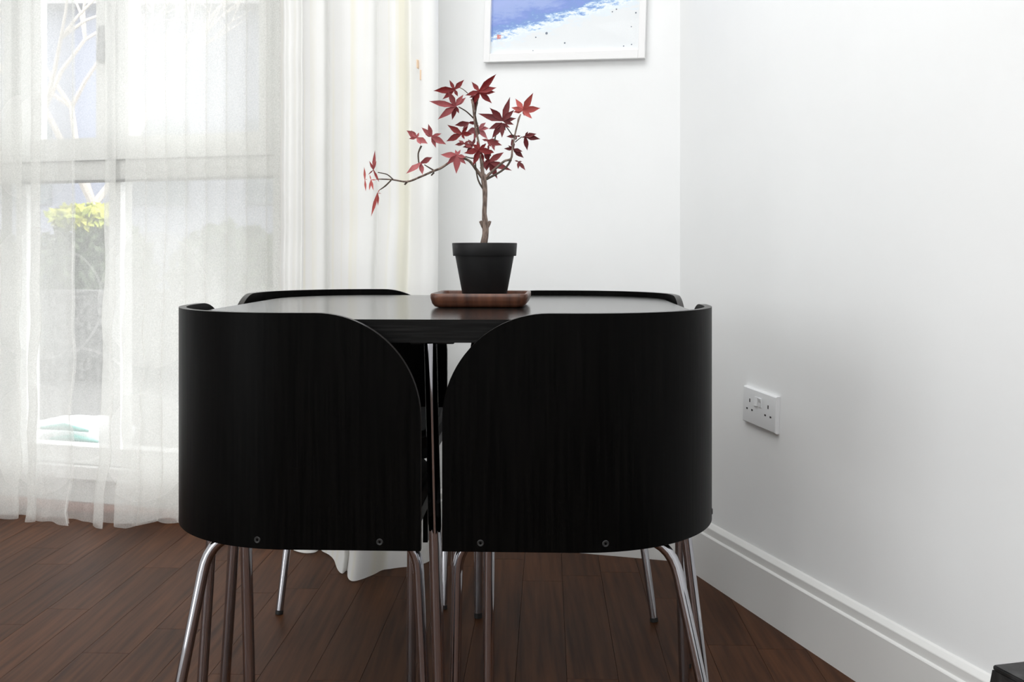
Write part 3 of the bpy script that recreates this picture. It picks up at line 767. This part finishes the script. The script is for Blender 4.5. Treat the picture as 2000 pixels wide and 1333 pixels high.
# ------------------------------------------------------------------ tray and potted maple on the table
def tray():
    x0, x1, d0, d1 = P(843, 600, 1.765).x, P(1036, 600, 1.765).x, 1.765, 1.935
    cx_, cy_ = (x0 + x1) / 2, (d0 + d1) / 2
    M = Matrix.Translation((cx_, cy_, TZ)) @ Matrix.Rotation(-YAW * 1.6, 4, 'Z')
    e = empty('wooden_tray', M, 'small square walnut tray under the plant pot', 'tray')
    hw, hd, ht, r = (x1 - x0) / 2, (d1 - d0) / 2, 0.0265, 0.016
    def ring(hx, hy, rr, z):
        out = []
        for ax, ay, a0 in ((hx - rr, hy - rr, 0), (-hx + rr, hy - rr, 90), (-hx + rr, -hy + rr, 180), (hx - rr, -hy + rr, 270)):
            for k in range(7):
                a = math.radians(a0 + 15 * k); out.append((ax + rr * math.cos(a), ay + rr * math.sin(a), z))
        return out
    bm = bmesh.new()
    prof_ = [(-0.014, 0.0005), (-0.008, 0.002), (-0.003, 0.008), (0.0, 0.018), (0.0, 0.0245), (-0.0015, 0.0262), (-0.0055, 0.0262), (-0.007, 0.0245), (-0.010, 0.012), (-0.018, 0.0072)]
    rings_ = [[bm.verts.new(v) for v in ring(hw + o_, hd + o_, max(0.006, r + o_ * 0.6), z)] for o_, z in prof_]
    for a, b in zip(rings_, rings_[1:]):
        for k in range(len(a)): bm.faces.new((a[k], a[(k + 1) % len(a)], b[(k + 1) % len(a)], b[k]))
    bm.faces.new(rings_[0][::-1]); bm.faces.new(rings_[-1])
    finish('tray_body', bm, M_tray, e, smooth=45)
tray()

PD = 1.848
def plant():
    c = P(946.5, 500, PD)
    zb = TZ + 0.0078; zt = CAMH + (HZ - 475) * PD / F
    e = empty('potted_maple', (c.x, PD, zb), 'small red-leaved maple in a black plastic pot on the table', 'plant')
    px = PD / F
    r_rim, r_low, r_base = 63.5 * px, 58.0 * px, 41.0 * px
    bm = bmesh.new()
    lathe(bm, [(0, zb), (r_base - 0.002, zb), (r_base, zb + 0.002), (r_low - 0.0006, zt - 0.0245), (r_rim - 0.0022, zt - 0.0245), (r_rim - 0.0016, zt - 0.0235), (r_rim, zt - 0.001), (r_rim - 0.0006, zt), (r_rim - 0.002, zt), (r_rim - 0.0035, zt - 0.016), (r_low - 0.006, zt - 0.024)], 56, (c.x, PD))
    finish('pot', bm, M_pot, e, world=True, smooth=35)
    bm = bmesh.new(); lathe(bm, [(0, zt - 0.013), (0.03, zt - 0.014), (r_low - 0.005, zt - 0.020), (r_low - 0.005, zt - 0.028), (0, zt - 0.028)], 30, (c.x, PD))
    finish('soil', bm, M_soil, e, world=True, smooth=60)
    rnd = random.Random(3)
    def branch(name, pts, m, d0=0.0, d1=0.0, seg=8):
        n = len(pts); cp = []
        for i, (x, y, r) in enumerate(pts):
            t = i / max(1, n - 1); p = P(x, y, PD + d0 + (d1 - d0) * t); cp.append((p, r * px))
        P4 = catmull([Vector((*p, r)) if False else p for p, r in cp], 4)
        rr = []
        for i in range(n - 1):
            for k in range(4): rr.append(cp[i][1] + (cp[i + 1][1] - cp[i][1]) * k / 4)
        rr.append(cp[-1][1])
        bm = bmesh.new(); tube(bm, P4, rr, seg)
        return finish(name, bm, m, e, world=True, smooth=60)
    branch('trunk', [(943, 492, 8.2), (945, 476, 7.2), (948, 458, 6.2), (948, 440, 6.6), (946, 418, 4.6), (947, 395, 4.4), (947, 372, 5.0), (945, 352, 5.6), (944, 340, 4.6)], M_bark, seg=14)
    branch('stub', [(947, 449, 4), (942, 440, 3.4), (938, 432, 2.8)], M_bark); branch('stub', [(950, 447, 3.6), (955, 438, 3.0), (957, 432, 2.8)], M_bark)
    br = [([(942, 347, 3.8), (930, 331, 3.0), (916, 314, 2.6), (897, 308, 2.4), (880, 316, 2.4), (862, 328, 2.4), (845, 335, 2.2), (820, 346, 2.0), (795, 355, 1.9), (765, 351, 1.4), (735, 350, 1.1)], 0, -0.03),
          ([(798, 353, 1.7), (790, 361, 1.7)], -0.02, -0.02),
          ([(768, 351, 1.2), (756, 341, 1.1), (738, 337, 0.9)], -0.028, -0.035), ([(764, 352, 1.4), (753, 363, 1.6), (742, 371, 0.8)], -0.028, -0.03),
          ([(849, 334, 1.6), (837, 327, 1.3), (829, 322, 0.9)], -0.015, -0.03), ([(818, 318, 1.4), (817, 300, 1.5), (823, 285, 1.9)], -0.03, -0.03), ([(848, 337, 1.6), (842, 343, 1.4)], -0.015, -0.015),
          ([(943, 345, 4.2), (941, 320, 3.2), (937, 298, 2.5), (934, 275, 2.1), (929, 252, 2.0), (926, 228, 2.0), (924, 205, 2.6), (921, 194, 1.8)], 0, 0.01),
          ([(926, 232, 1.5), (911, 218, 1.3), (896, 209, 1.0)], 0.01, -0.02), ([(928, 226, 1.4), (931, 205, 1.2), (934, 193, 1.0)], 0.01, -0.01), ([(913, 182, 0.9), (905, 175, 0.8), (895, 170, 0.7)], 0, 0.02),
          ([(936, 262, 1.8), (931, 240, 1.6), (928, 224, 1.4)], 0.01, 0.01),
          ([(948, 347, 3.2), (966, 331, 2.6), (985, 315, 2.3), (998, 310, 2.3), (1001, 290, 1.8), (1006, 262, 1.6), (1011, 242, 1.6), (1013, 233, 2.2), (1017, 223, 0.9)], 0, 0.02),
          ([(950, 350, 2.6), (975, 337, 2.0), (990, 325, 2.0), (998, 312, 2.2)], 0.0, 0.01), ([(944, 370, 2.0), (934, 352, 1.6), (929, 325, 1.3), (928, 300, 1.0)], 0, -0.015),
          ([(966, 275, 1.3), (970, 255, 1.3), (973, 242, 1.2)], -0.02, -0.02), ([(1003, 268, 1.3), (992, 252, 1.0), (984, 243, 0.9)], 0.015, -0.01), ([(1006, 278, 1.1), (1013, 272, 0.9), (1020, 267, 0.8)], 0.015, 0.01),
          ([(928, 309, 1.1), (920, 309, 1.2), (909, 306, 1.1)], -0.01, -0.02), ([(936, 296, 0.9), (942, 287, 0.9), (948, 281, 0.8)], -0.01, -0.03)]
    for pts, a, b in br: branch('branch', pts, M_bark if pts[0][2] > 2.9 else M_twig, a, b)
    O = {'A': (830, 140, 11.11), 'B': (930, 160, 11.11), 'C': (860, 230, 11.11), 'D': (930, 240, 11.11), 'E': (700, 230, 6.667)}
    leaves = [  # crop, centre, tips, depth offset, colour
        ('A', (640, 390), [(530, 180), (850, 175), (180, 415), (375, 605), (715, 540)], 0.02, 0),
        ('A', (660, 745), [(85, 640), (275, 1040), (590, 1050), (740, 910), (890, 560), (835, 495), (500, 420)], -0.02, 1),
        ('A', (1180, 430), [(1550, 50), (1555, 345), (1010, 215), (870, 515), (1530, 445), (1455, 690), (1060, 700)], 0.0, 0),
        ('B', (580, 840), [(35, 685), (290, 560), (735, 325), (830, 605), (875, 790), (820, 930)], -0.01, 2),
        ('B', (570, 900), [(270, 1025), (340, 1230), (560, 1215), (640, 1065), (740, 1000)], -0.03, 2),
        ('B', (1020, 620), [(850, 360), (1240, 235), (1395, 570), (1215, 800), (1045, 745), (760, 555), (800, 655)], 0.02, 3),
        ('D', (1060, 290), [(1130, 185), (1310, 240), (1395, 355), (1110, 605), (990, 330)], 0.03, 2),
        ('D', (810, 570), [(775, 330), (600, 560), (1010, 625), (1035, 765), (890, 690), (690, 490)], 0.04, 2),
        ('D', (880, 290), [(650, 300), (970, 290), (850, 390)], 0.045, 2),
        ('D', (920, 840), [(830, 820), (910, 1010), (1070, 1035), (1000, 840)], 0.02, 2),
        ('C', (460, 350), [(150, 155), (605, 180), (700, 360), (530, 475), (125, 515)], -0.03, 0),
        ('C', (620, 110), [(310, 165), (700, 80), (480, 250), (830, 120)], 0.02, 2),
        ('C', (830, 240), [(990, 105), (1060, 230), (1030, 470), (720, 480), (560, 330), (760, 90)], 0.04, 4),
        ('E', (955, 245), [(910, 80), (820, 125), (1085, 205), (1145, 350), (1010, 395), (870, 220)], -0.02, 1),
        ('E', (760, 260), [(625, 165), (685, 165), (790, 190), (655, 275), (905, 340), (815, 350)], -0.03, 1),
        ('E', (810, 590), [(620, 730), (965, 515), (835, 745)], -0.035, 1),
        ('C', (370, 820), [(0, 800), (140, 1010), (345, 1225), (560, 1015), (560, 860), (440, 690), (320, 690)], -0.035, 1),
        ('C', (850, 700), [(510, 770), (710, 1040), (790, 500), (700, 570), (1170, 760), (1000, 560)], -0.04, 0),
        ('C', (1060, 950), [(1380, 750), (1555, 1150), (1240, 1333), (850, 1100), (940, 720), (990, 1160)], 0.015, 1),
        ('C', (520, 560), [(310, 590), (390, 490), (700, 650), (640, 500)], 0.01, 1),
        ('C', (1020, 500), [(900, 470), (1200, 640), (1110, 640), (1340, 600), (1290, 510)], -0.02, 1),
        ('C', (1040, 700), [(1050, 590), (1100, 850), (1040, 960), (1170, 760)], -0.025, 2),
        ('C', (900, 760), [(800, 700), (940, 960), (760, 820), (960, 640)], -0.03, 0),
        ('C', (700, 600), [(480, 640), (560, 780), (830, 640), (760, 430), (600, 470)], 0.02, 2),
        ('C', (1120, 560), [(960, 450), (1180, 720), (1290, 600), (1010, 640)], 0.03, 1),
        ('C', (960, 1000), [(860, 1110), (1010, 1150), (880, 900), (1060, 890)], 0.03, 2),
        ('A', (1100, 520), [(1000, 690), (1060, 900), (960, 560), (1150, 640)], 0.02, 2),
        ('E', (195, 680), [(215, 420), (140, 560), (235, 560), (270, 840), (125, 745)], -0.04, 0),
        ('E', (165, 810), [(140, 950), (195, 950), (145, 740), (240, 810)], -0.045, 3),
        ('E', (85, 810), [(75, 640), (95, 960), (120, 800)], -0.035, 3),
        ('E', (250, 980), [(165, 1290), (255, 1150), (300, 990), (285, 925)], -0.03, 3),
    ]
    for cr, cc, tips, dz, ci in leaves:
        ox, oy, sc = O[cr]
        tx, ty = rnd.uniform(-0.6, 0.6), rnd.uniform(-0.6, 0.6)
        cx_, cy_ = ox + cc[0] / sc, oy + cc[1] / sc
        c0 = P(cx_, cy_, PD + dz)
        bm = bmesh.new()
        for (ax, ay) in tips:
            x, y = ox + ax / sc, oy + ay / sc
            dep = PD + dz + ((x - cx_) * tx + (y - cy_) * ty) * px + rnd.uniform(-0.004, 0.004)
            tip = P(x, y, dep); ax_v = tip - c0; ln = ax_v.length
            side = ax_v.cross(Vector((0, 1, 0)) + Vector((rnd.uniform(-0.3, 0.3), 0, rnd.uniform(-0.3, 0.3)))).normalized()
            nrm = ax_v.cross(side).normalized()
            w_ = min(0.0066, ln * rnd.uniform(0.17, 0.21)) * (0.5 if cr == 'E' and cc[0] < 300 else 1.0)
            prev = None
            for f, wf in ((0.0, 0.28), (0.16, 0.55), (0.4, 1.0), (0.6, 0.8), (0.8, 0.38), (0.92, 0.13), (1.0, 0.0)):
                m_ = c0 + ax_v * f - nrm * (0.05 * ln * math.sin(math.pi * f))
                jag = 1 + rnd.uniform(-0.08, 0.08)
                cur = [bm.verts.new(m_ + side * w_ * wf * jag + nrm * w_ * wf * 0.35), bm.verts.new(m_), bm.verts.new(m_ - side * w_ * wf * jag + nrm * w_ * wf * 0.35)] if wf else [bm.verts.new(m_)] * 3
                if prev:
                    for i in (0, 1):
                        q = [prev[i], prev[i + 1], cur[i + 1], cur[i]]
                        q = [v for i_, v in enumerate(q) if v not in q[:i_]]
                        if len(q) > 2: bm.faces.new(q)
                prev = cur
        finish('leaf', bm, M_leaf[ci], e, world=True, smooth=180, recalc=False)
plant()

# ------------------------------------------------------------------ dark box cut off by the lower right corner of the picture
def corner_box():
    d = 1.12
    a = P(1938, 1299, d); zt = a.z
    f = (HZ - 1299) / F
    def onz(px, py): dd = (zt - CAMH) / ((HZ - py) / F); return P(px, py, dd)
    k1 = (onz(2000, 1292) - a).normalized(); k2 = (onz(2000, 1327.5) - onz(1945, 1299)).normalized()
    k1.z = k2.z = 0
    b = a + k1 * 0.13; c = a + k2 * 0.20; dd = a + k1 * 0.13 + k2 * 0.20
    ctr_ = (a + b + c + dd) / 4
    e = empty('black_stool', (ctr_.x, ctr_.y, 0), 'black wood-grained stool cut off by the lower right picture corner', 'stool')
    top = [a, b, dd, c]
    bm = bmesh.new(); up = [bm.verts.new(Vector((p.x, p.y, zt))) for p in top]; lo = [bm.verts.new(Vector((p.x, p.y, zt - 0.006))) for p in top]
    bm.faces.new(up); bm.faces.new(lo[::-1])
    for i in range(4): bm.faces.new((up[i], up[(i + 1) % 4], lo[(i + 1) % 4], lo[i]))
    bmesh.ops.bevel(bm, geom=list(bm.edges), offset=0.0015, segments=2, affect='EDGES')
    finish('stool_top', bm, M_boxb, e, world=True)
    g = 1.5
    low = [ctr_ + (p - ctr_) * g for p in top]
    for i in range(4):
        p, q, pl, ql = top[i], top[(i + 1) % 4], low[i], low[(i + 1) % 4]
        bm = bmesh.new(); inn = [ctr_ + (v - ctr_) * 0.93 for v in (p, q, pl, ql)]
        vsx = []
        for (v, z) in ((p, zt - 0.006), (q, zt - 0.006), (ql, 0.0), (pl, 0.0), (inn[0], zt - 0.006), (inn[1], zt - 0.006), (inn[3], 0.0), (inn[2], 0.0)):
            vsx.append(bm.verts.new((v.x, v.y, z)))
        for f_ in ((0, 1, 2, 3), (7, 6, 5, 4), (0, 4, 5, 1), (3, 2, 6, 7), (0, 3, 7, 4), (1, 5, 6, 2)): bm.faces.new([vsx[j] for j in f_])
        finish('side_board', bm, M_boxb, e, world=True)
corner_box()
